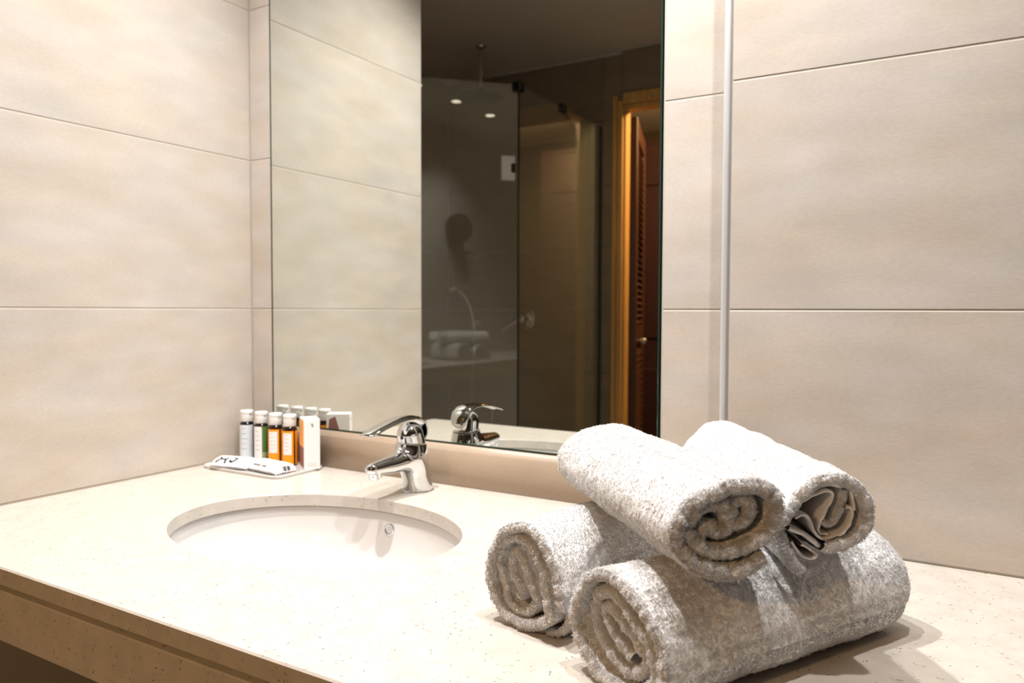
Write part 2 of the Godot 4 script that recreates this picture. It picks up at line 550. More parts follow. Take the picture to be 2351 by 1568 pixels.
func build_lamps():
	for i in LAMP_X.size():
		var where := ["above the washbasin", "between washbasin and towels", "above the rolled towels"][i] as String
		var d := thing("ceiling_downlight", "round recessed downlight in the ceiling " + where, "downlight", Vector3(LAMP_X[i], CEIL, LAMP_Z), 0.0, "ceiling downlights over the worktop")
		part("bezel", lathe([Vector2(0.032, -0.004), Vector2(0.045, -0.006), Vector2(0.048, 0.0)], 32), M.chrome, d)
		part("lens", lathe([Vector2(0.0, -0.003), Vector2(0.033, -0.003), Vector2(0.033, 0.0)], 32), M.lamp_lens, d)
		var s := SpotLight3D.new()
		s.name = "spot"
		s.light_color = Color(1.0, 0.985, 0.97)
		s.light_energy = LAMP_E[i]
		s.light_size = 0.022
		s.spot_range = 8.0
		s.spot_attenuation = 2.0
		s.spot_angle = 55.0
		s.spot_angle_attenuation = 0.7
		s.shadow_enabled = true
		d.add_child(s)
		s.position = Vector3(0, -0.012, 0)
		s.rotation.x = -PI / 2 + deg_to_rad(4.0)   # tilted a little towards the mirror wall
	var g := thing("corridor_lamp", "small round ceiling lamp in the corridor", "lamp", Vector3(-0.78, CEIL, 2.92))
	part("globe", lathe([Vector2(0.0, -0.09), Vector2(0.06, -0.08), Vector2(0.09, -0.045), Vector2(0.09, -0.02), Vector2(0.07, 0.0)], 24), M.corridor_lamp_globe, g)
	var o := OmniLight3D.new()
	o.name = "glow"
	o.light_color = Color(1.0, 0.80, 0.55)
	o.light_energy = 2.5
	o.light_size = 0.06
	o.omni_range = 8.0
	o.omni_attenuation = 2.0
	o.shadow_enabled = true
	g.add_child(o)
	o.position = Vector3(0, -0.14, 0)

const LAMP_E := [3.1, 1.5, 1.6]

func build_mirror():
	var m := thing("wall_mirror", "large frameless wall mirror above the washbasin reflecting the shower", "mirror", Vector3(-0.873, CY + 0.078, 0))
	part("glass", bevel_box(Vector3(0.896, 1.13, 0.006), 0.0008), M.silver, m, Vector3(0, 0.567, -0.0015))
	part("backing", bevel_box(Vector3(0.9, 1.134, 0.006), 0.0008), M.mirror_back, m, Vector3(0, 0.567, -0.0085))
	part("edge_seal", bevel_box(Vector3(0.0035, 1.13, 0.007), 0.0006), M.mirror_back, m, Vector3(-0.4498, 0.567, -0.0015))
	part("edge_seal", bevel_box(Vector3(0.0018, 1.13, 0.007), 0.0005), M.glass_edge, m, Vector3(0.449, 0.567, -0.0015))
	part("edge_seal", bevel_box(Vector3(0.896, 0.002, 0.0065), 0.0005), M.glass_edge, m, Vector3(0, 0.001, -0.0015))

# ------------------------------------------------------------------ worktop and basin
const BX := -0.855
const BZ := 0.343
const BA := 0.250
const BB := 0.180

func build_worktop():
	var w := thing("worktop", "cream speckled stone worktop with an oval cut-out", "worktop", Vector3(0, CY, 0))
	var x0 := XL
	var x1 := 1.86
	var z0 := 0.0
	var z1 := 0.690
	var angs := []
	for i in 120: angs.append(TAU * i / 120.0)
	for c in [Vector2(x0, z0), Vector2(x1, z0), Vector2(x1, z1), Vector2(x0, z1)]:
		var d: Vector2 = c - Vector2(BX, BZ)
		angs.append(fposmod(atan2(d.y, d.x), TAU))
	angs.sort()
	var L := []
	for spec in [[0, 0.0, -0.0215], [0, 0.0, -0.0012], [0, 0.0012, 0.0], [1, 0.002, 0.0], [1, 0.0, -0.002], [1, 0.0, -0.0225], [1, 0.012, -0.0225], [0, 0.0, -0.0215]]:
		var l := PackedVector3Array()
		for a in angs:
			var d := Vector2(cos(a), sin(a))
			var p: Vector2
			if spec[0] == 0:
				var r := 1.0 / sqrt(pow(d.x / (BA + spec[1]), 2) + pow(d.y / (BB + spec[1]), 2))
				p = Vector2(BX, BZ) + d * r
			else:
				var e: float = spec[1]
				var tx := ((x1 - e if d.x > 0 else x0 + e) - BX) / (d.x if absf(d.x) > 1e-6 else (1e-6 if d.x > 0 else -1e-6))
				var tz := ((z1 - e if d.y > 0 else z0 + e) - BZ) / (d.y if absf(d.y) > 1e-6 else (1e-6 if d.y > 0 else -1e-6))
				p = Vector2(BX, BZ) + d * minf(tx, tz)
			l.append(Vector3(p.x, spec[2], p.y))
		L.append(l)
	var st := st_new()
	loft(st, L, true)
	st.generate_normals()
	part("slab", st.commit(), M.quartz, w)
	span_box(w, "recessed_strip", Vector3(x0 + 0.001, CY - 0.033, 0.60), Vector3(x1, CY - 0.0225, 0.670), M.quartz, 0.0005)
	span_box(w, "apron", Vector3(x0 + 0.001, CY - 0.098, 0.655), Vector3(x1, CY - 0.0312, 0.6895), M.quartz, 0.0015)

	var b := thing("washbasin", "oval white ceramic washbasin set under the worktop", "washbasin", Vector3(BX, CY, BZ))
	st = st_new()
	var loops := []
	for p in [[1.10, -0.0235], [1.03, -0.0235], [1.022, -0.026], [1.02, -0.04], [1.0, -0.06], [0.955, -0.083], [0.88, -0.105], [0.77, -0.124], [0.62, -0.138], [0.44, -0.147], [0.25, -0.1515], [0.105, -0.1535]]:
		loops.append(ring(96, BA * p[0] if p[0] > 0.2 else 0.024, BB * p[0] if p[0] > 0.2 else 0.024, p[1]))
	loft(st, loops)
	st.generate_normals()
	part("bowl", st.commit(), M.ceramic, b)
	st = st_new()
	loops = []
	for p in [[1.10, -0.024], [1.10, -0.04], [1.06, -0.08], [0.95, -0.12], [0.7, -0.155], [0.4, -0.168], [0.12, -0.17]]:
		loops.append(ring(64, BA * p[0], BB * p[0], p[1]))
	loft(st, loops)
	st.generate_normals()
	part("outer_shell", st.commit(), M.ceramic, b)
	var dr := part("drain", lathe([Vector2(0.012, -0.1575), Vector2(0.024, -0.154), Vector2(0.028, -0.1515), Vector2(0.030, -0.1525)], 32), M.chrome, b)
	part("plug", lathe([Vector2(0.0, -0.147), Vector2(0.012, -0.1475), Vector2(0.02, -0.150), Vector2(0.0215, -0.1525), Vector2(0.018, -0.155)], 32), M.chrome, dr)
	var ov := part("overflow_ring", lathe([Vector2(0.0070, 0.0), Vector2(0.0078, 0.0014), Vector2(0.0098, 0.0014), Vector2(0.0105, 0.0)], 24), M.chrome, b, Vector3(0.0, -0.052, -0.1815), Vector3(PI / 2 - 0.2, 0, 0))
	part("overflow_hole", lathe([Vector2(0.0, 0.0004), Vector2(0.0070, 0.0004)], 24), M.aluminium, ov)

func build_faucet():
	var f := thing("basin_faucet", "chrome single-lever faucet behind the oval washbasin", "faucet", Vector3(-0.862, CY, 0.0))
	# body and spout in one flowing casting (x across, y up, z towards the user)
	var body := func(p: Vector3) -> float:
		var d := limb(p, Vector3(0, -0.030, 0.0645), Vector3(0, 0.125, 0.0975), 0.0276, 0.0258)
		# spout: flat broad arm that rises towards the body
		var s := Vector3(p.x * 0.80, p.y, p.z)
		var arm := limb(s, Vector3(0, 0.0635, 0.098), Vector3(0, 0.0595, 0.150), 0.0215, 0.0155)
		var tip := limb(s, Vector3(0, 0.0595, 0.150), Vector3(0, 0.0600, 0.198), 0.0155, 0.0105)
		d = smin(d, minf(arm, tip), 0.022)
		d = maxf(d, -p.y)
		d = maxf(d, (p.y - 0.0885) - (p.z - 0.0885) * 0.12)
		return d
	part("body", nets(body, Vector3(-0.038, -0.004, 0.030), Vector3(0.038, 0.104, 0.220), 0.002), M.chrome, f)
	part("base_ring", lathe([Vector2(0.0288, 0.0), Vector2(0.0288, 0.0012), Vector2(0.0278, 0.002), Vector2(0.026, 0.0022)], 40), M.chrome, f, Vector3(0, 0, 0.0712))
	# cartridge cap
	var capf := func(p: Vector3) -> float:
		var d := limb(p, Vector3(0, 0.070, 0.0862), Vector3(0, 0.106, 0.0942), 0.0266, 0.0240)
		return maxf(d, 0.0897 + (p.z - 0.0885) * 0.12 - p.y)
	part("lever_cap", nets(capf, Vector3(-0.032, 0.080, 0.058), Vector3(0.032, 0.140, 0.126), 0.002), M.chrome, f)
	# lever: broad arched blade from the back of the cap over to the front
	var ctrl := [[0.0640, 0.094, 0.015], [0.0625, 0.104, 0.0185], [0.0635, 0.115, 0.0205], [0.0705, 0.1275, 0.0215], [0.083, 0.1355, 0.0212], [0.102, 0.1392, 0.0205], [0.127, 0.1392, 0.0190], [0.155, 0.1355, 0.0178], [0.181, 0.1300, 0.0170], [0.203, 0.1240, 0.0162], [0.2115, 0.1215, 0.0150], [0.2145, 0.1206, 0.0125]]
	var st := st_new()
	var loops := []
	for i in ctrl.size():
		var c: Array = ctrl[i]
		var n: Array = ctrl[mini(i + 1, ctrl.size() - 1)]
		var o: Array = ctrl[maxi(i - 1, 0)]
		var t := Vector2(n[0] - o[0], n[1] - o[1]).normalized()
		var up := Vector3(0, t.x, -t.y)
		var th := 0.0042 if i < 5 else lerpf(0.0042, 0.0026, (i - 4) / 7.0)
		var l := PackedVector3Array()
		for k in 20:
			var a := TAU * k / 20.0
			var cx: float = signf(cos(a)) * pow(absf(cos(a)), 0.7) * c[2]
			var cy := signf(sin(a)) * pow(absf(sin(a)), 0.8) * th
			if cy < 0: cy *= 0.55
			cy -= (cx * cx) / (c[2] * c[2]) * 0.003
			l.append(Vector3(cx, c[1], c[0]) + up * cy)
		loops.append(l)
	loft(st, loops)
	cap(st, loops[0]); cap(st, loops[-1], true)
	st.generate_normals()
	part("lever", st.commit(), M.chrome, f)
	var aer := part("aerator", lathe([Vector2(0.0, -0.011), Vector2(0.0105, -0.011), Vector2(0.0105, -0.011), Vector2(0.0118, -0.0095), Vector2(0.0118, 0.004)], 28), M.chrome, f, Vector3(0, 0.054, 0.192), Vector3(0.22, 0, 0))
	part("aerator_mesh", lathe([Vector2(0.0, -0.0112), Vector2(0.0088, -0.0112)], 24), M.dark_chrome, aer)
	part("index_dot", lathe([Vector2(0.0, 0.0012), Vector2(0.0028, 0.001), Vector2(0.0034, 0.0)], 16), M.dark_chrome, f, Vector3(0, 0.103, 0.1185), Vector3(PI / 2 - 0.1, 0, 0))
	var rod := part("waste_rod", tube(PackedVector3Array([Vector3(0, 0.0, 0.0405), Vector3(0, 0.036, 0.0455)]), [0.0022], 10), M.chrome, f)
	part("rod_knob", lathe([Vector2(0.0, -0.003), Vector2(0.003, -0.002), Vector2(0.0045, 0.002), Vector2(0.0045, 0.006), Vector2(0.003, 0.009), Vector2(0.0, 0.0095)], 16), M.chrome, rod, Vector3(0, 0.036, 0.0455))

# ------------------------------------------------------------------ toiletries
func arc_patch(r: float, y0: float, y1: float, a0: float, a1: float, n := 14) -> ArrayMesh:
	# a printed sheet wrapped round a bottle, with a little thickness
	var st := st_new()
	st.set_smooth_group(0)
	for i in n:
		var a := lerpf(a0, a1, float(i) / n)
		var b := lerpf(a0, a1, float(i + 1) / n)
		var p := Vector3(sin(a) * r, 0, cos(a) * r)
		var q := Vector3(sin(b) * r, 0, cos(b) * r)
		quad(st, p + Vector3(0, y0, 0), p + Vector3(0, y1, 0), q + Vector3(0, y1, 0), q + Vector3(0, y0, 0))
	st.generate_normals()
	return st.commit()

func build_toiletries():
	var ty := CY + 0.0055          # upper side of the tray
	var t := thing("amenity_tray", "thin white tray under the little bottles beside the left wall", "tray", Vector3(-1.259, CY, 0.088))
	var st := st_new()
	var loops := []
	for s in [[0.113, 0.064, 0.0002], [0.1155, 0.0665, 0.0006], [0.1165, 0.0675, 0.0055], [0.1155, 0.0665, 0.0066], [0.1135, 0.0645, 0.0055], [0.106, 0.057, 0.0042]]:
		var l := PackedVector3Array()
		for i in 48:
			var a := TAU * i / 48.0
			l.append(Vector3(signf(cos(a)) * pow(absf(cos(a)), 0.22) * s[0], s[2], signf(sin(a)) * pow(absf(sin(a)), 0.22) * s[1]))
		loops.append(l)
	loft(st, loops)
	cap(st, loops[0]); cap(st, loops[-1], true)
	st.generate_normals()
	part("dish", st.commit(), M.ceramic, t)

	var spec := [
		["navy", -1.349, "small dark bottle with a pale grey label, nearest the left wall", "bottle_navy"],
		["green", -1.303, "small dark bottle with a white and green label", "bottle_brown"],
		["orange", -1.259, "small amber bottle with an orange label, next to the green-labelled one", "bottle_brown"],
		["orange", -1.2165, "small amber bottle with an orange label, next to the upright carton", "bottle_brown"],
	]
	for s in spec:
		var turn := 0.62
		var b := thing("toiletry_bottle", s[2], "bottle", Vector3(s[1], CY + 0.0044, 0.0525), turn, "little toiletry bottles on the tray")
		part("vessel", lathe([Vector2(0, 0.0), Vector2(0.0135, 0.0), Vector2(0.0150, 0.0014), Vector2(0.0152, 0.004), Vector2(0.0152, 0.074), Vector2(0.0149, 0.0775), Vector2(0.0135, 0.0805), Vector2(0.0118, 0.0822), Vector2(0.0112, 0.085)], 36), M[s[3]], b)
		var cp := part("flip_cap", lathe([Vector2(0.0128, 0.0835), Vector2(0.0134, 0.0842), Vector2(0.0136, 0.099), Vector2(0.0136, 0.099), Vector2(0.0131, 0.0994), Vector2(0.0131, 0.0994), Vector2(0.0137, 0.0999), Vector2(0.0137, 0.106), Vector2(0.0130, 0.1078), Vector2(0.0, 0.1084)], 32), M.white_plastic, b)
		part("thumb_notch", bevel_box(Vector3(0.0075, 0.0022, 0.0012), 0.0004), M.print_grey, cp, Vector3(0.0108, 0.0993, 0.0085), Vector3(0, 0.9, 0))
		if s[0] == "navy":
			part("label", arc_patch(0.01535, 0.004, 0.0765, -1.5, 1.15), M.label_pale, b)
			for k in 5: part("print_line", arc_patch(0.01545, 0.068 - k * 0.011, 0.0688 - k * 0.011, -0.6, 0.1 + 0.12 * (k % 3), 6), M.print_grey, b)
		elif s[0] == "green":
			part("label", arc_patch(0.01535, 0.004, 0.0765, -1.5, 0.28), M.paper, b)
			var gl := part("green_label", arc_patch(0.01535, 0.004, 0.0765, 0.28, 1.5), M.label_green, b)
			part("pale_band", arc_patch(0.01545, 0.010, 0.021, 0.28, 1.5), plain("sage", Color(0.60, 0.62, 0.42), 0.5), gl)
			for k in 5: part("print_line", arc_patch(0.01545, 0.066 - k * 0.010, 0.0668 - k * 0.010, -0.7, -0.1 + 0.1 * (k % 3), 6), M.print_grey, b)
		else:
			part("label", arc_patch(0.01535, 0.003, 0.074, -1.6, 0.72), M.label_orange, b)
			part("side_label", arc_patch(0.01535, 0.003, 0.074, 0.98, 2.3), M.label_orange, b)
			var wl := part("white_panel", arc_patch(0.01546, 0.024, 0.0695, -0.85, 0.45), M.paper, b)
			for k in 5: part("print_line", arc_patch(0.01555, 0.065 - k * 0.0078, 0.0657 - k * 0.0078, -0.6, -0.05 + 0.12 * (k % 2), 6), M.print_grey, wl)

	# upright carton
	var bx := thing("paper_carton", "upright slim white carton with an orange and mauve side", "carton", Vector3(-1.1655, CY + 0.0044, 0.0455), 0.0)
	bx.rotation.y = deg_to_rad(-34.0)   # long side runs away from the eye
	# local x: along the long side towards the eye; local z: the narrow side
	var lx := 0.050
	var lz := 0.033
	var hh := 0.1035
	part("shell", bevel_box(Vector3(lx, hh, lz), 0.0008), M.paper, bx, Vector3(0, hh / 2, 0))
	part("orange_print", bevel_box(Vector3(lx - 0.001, hh * 0.54, 0.0004), 0.0001), M.carton_orange, bx, Vector3(0, hh * 0.71, lz / 2 + 0.0001))
	part("mauve_print", bevel_box(Vector3(lx - 0.001, hh * 0.40, 0.0004), 0.0001), M.carton_mauve, bx, Vector3(0, hh * 0.235, lz / 2 + 0.0001))
	part("emblem", bevel_box(Vector3(0.0004, 0.008, 0.0035), 0.0001), M.print_grey, bx, Vector3(lx / 2 + 0.0001, hh * 0.88, -0.001), Vector3(0.35, 0, 0))
	part("small_print", bevel_box(Vector3(0.0004, 0.009, 0.018), 0.0001), plain("faint_print", Color(0.86, 0.84, 0.84), 0.6), bx, Vector3(lx / 2 + 0.0001, hh * 0.1, 0))
	# picture on the side that faces the mirror: a fold of mauve cloth
	st = st_new()
	st.set_smooth_group(-1)
	for q in [[Vector2(-0.023, 0.045), Vector2(-0.019, 0.092), Vector2(-0.006, 0.098), Vector2(0.010, 0.045)]]:
		var z := -lz / 2 - 0.0003
		quad(st, Vector3(q[0].x, q[0].y, z), Vector3(q[1].x, q[1].y, z), Vector3(q[2].x, q[2].y, z), Vector3(q[3].x, q[3].y, z))
	st.generate_normals()
	part("picture_print", st.commit(), M.carton_mauve, bx)

	soap_packet(Vector3(-1.300, CY + 0.0102, 0.124), 0.2, "white wrapped soap packet with bold black strokes, beside the left wall", 0)
	soap_packet(Vector3(-1.205, CY + 0.0100, 0.112), -0.1, "white wrapped soap packet with a line of small print, before the amber bottles", 1)

func soap_packet(at: Vector3, turn: float, label: String, kind: int):
	var s := thing("soap_packet", label, "soap", at, turn, "wrapped soaps on the tray")
	var n := FastNoiseLite.new()
	n.seed = 5 + kind
	n.frequency = 60.0
	var hx := 0.046
	var hz := 0.030
	var surf := func(u: float, v: float, side: float) -> Vector3:
		# u, v in -1..1; pillow with flat crimped ends
		var body := clampf((1.0 - absf(u)) / 0.22, 0.0, 1.0)
		body = body * body * (3.0 - 2.0 * body)
		var edge := pow(maxf(1.0 - v * v, 0.0), 0.62)
		if side < 0.0: edge = minf(1.0, (1.0 - absf(v)) * 5.0) * 0.28
		var x := u * hx
		var z := v * (hz * (0.86 + 0.14 * body))
		var y := side * (0.0006 + 0.0145 * body * edge) + n.get_noise_2d(x, z) * 0.0011 * (1.0 if side > 0 else 0.3)
		y += (1.0 - body) * 0.0012 * sin(v * 26.0) + (1.0 - body) * -0.003
		return Vector3(x, y, z)
	var st := st_new()
	var NU := 36
	var NV := 24
	for side in [1.0, -1.0]:
		for i in NU:
			for j in NV:
				var a: Vector3 = surf.call(-1.0 + 2.0 * i / NU, -1.0 + 2.0 * j / NV, side)
				var b: Vector3 = surf.call(-1.0 + 2.0 * (i + 1) / NU, -1.0 + 2.0 * j / NV, side)
				var c: Vector3 = surf.call(-1.0 + 2.0 * (i + 1) / NU, -1.0 + 2.0 * (j + 1) / NV, side)
				var d: Vector3 = surf.call(-1.0 + 2.0 * i / NU, -1.0 + 2.0 * (j + 1) / NV, side)
				if side > 0: quad(st, a, b, c, d)
				else: quad(st, d, c, b, a)
	st.generate_normals()
	part("wrapper", st.commit(), M.paper, s)
	# print that follows the wrapper
	var stroke := func(pts: Array, w: float, called: String, mat: Material):
		var ss := st_new()
		var loops := []
		for i in pts.size():
			var p: Vector2 = pts[i]
			var t: Vector2 = (pts[mini(i + 1, pts.size() - 1)] - pts[maxi(i - 1, 0)] as Vector2).normalized().orthogonal()
			var l := PackedVector3Array()
			for q in [-1.0, 1.0]:
				var uv: Vector2 = p + Vector2(t.x / hx, t.y / hz) * 0.045 * w * q
				l.append(surf.call(uv.x, uv.y, 1.0) + Vector3(0, 0.0008, 0.0007))
			loops.append(l)
		loft(ss, loops, false, false)
		ss.generate_normals()
		part(called, ss.commit(), mat, s)
	if kind == 0:
		var P := func(arr: Array) -> Array:
			var o := []
			for k in arr.size() - 1:
				for q in 5: o.append((arr[k] as Vector2).lerp(arr[k + 1], q / 5.0))
			o.append(arr[-1])
			return o
		stroke.call(P.call([Vector2(-0.62, 0.88), Vector2(-0.55, 0.68), Vector2(-0.45, 0.55), Vector2(-0.3, 0.53), Vector2(-0.18, 0.6), Vector2(-0.12, 0.9)]), 0.045, "black_stroke", M.print_black)
		stroke.call(P.call([Vector2(-0.58, 0.28), Vector2(-0.52, 0.45), Vector2(-0.44, 0.55)]), 0.045, "black_stroke", M.print_black)
		stroke.call(P.call([Vector2(-0.2, 0.55), Vector2(-0.16, 0.3)]), 0.045, "black_stroke", M.print_black)
		stroke.call(P.call([Vector2(0.02, 0.62), Vector2(0.2, 0.8), Vector2(0.3, 0.6), Vector2(0.36, 0.36)]), 0.045, "black_stroke", M.print_black)
		stroke.call(P.call([Vector2(0.02, 0.2), Vector2(0.2, 0.28), Vector2(0.36, 0.36)]), 0.03, "black_stroke", M.print_black)
	else:
		for k in 9:
			var u := -0.55 + k * 0.1
			if k == 5: continue
			stroke.call([Vector2(u, 0.78), Vector2(u + 0.06, 0.78)], 0.035, "print_mark", M.print_black)
		for k in 7:
			stroke.call([Vector2(0.88, -0.55 + k * 0.11), Vector2(0.98, -0.55 + k * 0.11)], 0.012 + 0.012 * (k % 3), "bar_mark", M.print_black)

# ------------------------------------------------------------------ rolled towels
func tuft_mesh(seed_: int) -> ArrayMesh:
	var r := RandomNumberGenerator.new()
	r.seed = seed_
	var st := st_new()
	for k in 4:
		var base := Vector3(r.randf_range(-0.9, 0.9), -0.3, r.randf_range(-0.9, 0.9)) * 0.0008
		var lean := Vector3(r.randf_range(-1, 1), 0, r.randf_range(-1, 1)) * 0.0010
		var curl := Vector3(r.randf_range(-1, 1), 0, r.randf_range(-1, 1)) * 0.0008
		var h := r.randf_range(0.0012, 0.0022)
		var loops := []
		for i in 4:
			var t := i / 3.0
			var c := base + Vector3(0, h * (t - 0.25 * t * t), 0) + lean * t * t + curl * sin(t * PI)
			var w := 0.00030 * (1.0 - 0.4 * t)
			var l := PackedVector3Array()
			for q in 3:
				var a := TAU * q / 3.0
				l.append(c + Vector3(cos(a), 0, sin(a)) * w)
			loops.append(l)
		loft(st, loops)
		tri(st, loops[3][0], loops[3][2], loops[3][1])
	st.generate_normals()
	return st.commit()

# sheets: [points in mm as u, v pairs, half thickness, set-back of the end, length, count of outer points, fluffy]
func towel(label: String, c: Vector3, az: float, sheets: Array, side: float, seed_: int, nap: float, density: float):
	var t := thing("rolled_towel", label, "towel", c, 0.0, "rolled white towels on the worktop")
	var a := deg_to_rad(az)
	var away := Vector3(-sin(a), 0, -cos(a))
	var right := Vector3(cos(a), 0, -sin(a))
	var n := FastNoiseLite.new()
	n.seed = seed_
	n.frequency = 1.0
	var r := RandomNumberGenerator.new()
	r.seed = seed_ * 91 + 7
	var xf: Array[Transform3D] = []
	for q in sheets.size():
		var S: Array = sheets[q]
		var pts: Array = S[0]
		var ht: float = S[1]
		var back: float = S[2]
		var L: float = S[3]
		var outer_n: int = S[4]
		var fluffy: bool = S[5]
		var ctrl := []
		for i in range(0, pts.size(), 2): ctrl.append(Vector3(pts[i], pts[i + 1], 0) * 0.001)
		var P := smooth_path(ctrl, 0.0026)
		var N := P.size()
		# how much of the path lies outside
		var last: Vector3 = ctrl[mini(outer_n, ctrl.size()) - 1] if outer_n > 0 else Vector3.ZERO
		var outer_i := 0
		if outer_n > 0:
			var best := 1e9
			for i in N:
				var dd := P[i].distance_to(last)
				if dd < best - 1e-5 and i > outer_i:
					best = dd; outer_i = i
		var nor := []
		for i in N:
			var d := P[mini(i + 1, N - 1)] - P[maxi(i - 1, 0)]
			nor.append(Vector3(d.y, -d.x, 0).normalized() * side)
		# point of the sheet: index i, distance from the end, offset across the sheet
		var at := func(i: int, w: float, o: float) -> Vector3:
			var p: Vector3 = P[i]
			var l := n.get_noise_3d(p.x * 22.0, p.y * 22.0, w * 16.0) * 0.0030 + n.get_noise_3d(p.x * 90.0, p.y * 90.0, w * 70.0 + 9.0) * 0.0011
			var f := clampf((w - (L - 0.028)) / 0.028, 0.0, 1.0)
			var k := 1.0 - 0.17 * f * f
			var nn: Vector3 = nor[i]
			var v := p * k + nn * (o + (l if outer_n > 0 else l * 0.4))
			return right * v.x + Vector3.UP * v.y + away * w
		var start := PackedFloat32Array()
		for i in N:
			var into := 0.0
			if outer_n > 0 and i > outer_i: into = minf((i - outer_i) * 0.00008, 0.006)
			start.append(back + into + n.get_noise_2d(i * 0.11, 4.0) * 0.0035 + n.get_noise_2d(i * 0.6, 8.0) * 0.0008)
		var st := st_new()
		var K := 0
		for i in N:
			var row := []
			var a0 := start[i]
			for k in 42:
				var w := lerpf(L, a0 + ht, pow(k / 41.0, 0.8))
				row.append(at.call(i, w, ht))
			for k in range(1, 7):
				var th := PI / 2.0 - PI * k / 7.0
				row.append(at.call(i, a0 + ht - cos(th) * ht, sin(th) * ht))
			for k in 13:
				row.append(at.call(i, lerpf(a0 + ht, minf(L, 0.14), pow(k / 12.0, 1.4)), -ht))
			K = row.size()
			for v in row: st.add_vertex(v)
		for i in N - 1:
			for k in K - 1:
				var e := i * K + k
				if side > 0:
					st.add_index(e); st.add_index(e + K); st.add_index(e + 1)
					st.add_index(e + 1); st.add_index(e + K); st.add_index(e + K + 1)
				else:
					st.add_index(e); st.add_index(e + 1); st.add_index(e + K)
					st.add_index(e + 1); st.add_index(e + K + 1); st.add_index(e + K)
		st.generate_normals()
		part("rolled_cloth" if q == 0 else "inner_fold", st.commit(), M.terry_cloth if fluffy else M.hem_cloth, t)
		if not fluffy: continue
		# pile on the outside and round the visible end
		var put := func(p: Vector3, up: Vector3, k: float):
			up = (up + Vector3(r.randf_range(-1, 1), r.randf_range(-1, 1), r.randf_range(-1, 1)) * 0.35).normalized()
			var sx := up.cross(Vector3(0.31, 0.2, 0.93)).normalized().rotated(up, r.randf() * TAU)
			var z := sx.cross(up)
			var s := r.randf_range(0.5, 0.85) * k
			var tall := nap * (r.randf_range(1.5, 2.3) if r.randf() < 0.1 else 1.0)
			xf.append(Transform3D(Basis(sx * s, up * s * tall, z * s), p))
		var world := func(i: int) -> Vector3:
			var nn: Vector3 = nor[i]
			return right * nn.x + Vector3.UP * nn.y
		if outer_n > 0:
			var count := int(outer_i * 0.0026 * (L - back) * density)
			for j in count:
				var i := r.randi_range(0, outer_i - 1)
				var w := r.randf_range(start[i], L)
				put.call((at.call(i, w, ht) as Vector3).lerp(at.call(i + 1, w, ht), r.randf()), world.call(i), 1.0)
		for j in int(N * 0.0026 * 0.014 * density * 2.2):
			var i := r.randi_range(0, N - 2)
			var th := r.randf_range(-PI / 2, PI / 2)
			var pa: Vector3 = at.call(i, start[i] + ht - cos(th) * ht, sin(th) * ht)
			var pb: Vector3 = at.call(i + 1, start[i + 1] + ht - cos(th) * ht, sin(th) * ht)
			put.call(pa.lerp(pb, r.randf()), (world.call(i) * sin(th) - away * cos(th)).normalized(), 1.15)
		for j in int(N * 0.0026 * 0.03 * density):
			var i := r.randi_range(0, N - 1)
			var w := start[i] + ht + r.randf() * 0.03
			if r.randf() < 0.5 and (outer_n == 0 or i > outer_i): put.call(at.call(i, w, ht), world.call(i), 0.75)
			else: put.call(at.call(i, w, -ht), -world.call(i), 0.75)
	var mm := MultiMesh.new()
	mm.transform_format = MultiMesh.TRANSFORM_3D
	mm.mesh = tuft_mesh(seed_)
	mm.instance_count = xf.size()
	for i in xf.size(): mm.set_instance_transform(i, xf[i])
	var mi := MultiMeshInstance3D.new()
	mi.name = "terry_pile"
	mi.multimesh = mm
	mi.material_override = M.terry
	tag(mi, "", "", "", "stuff")
	t.add_child(mi)

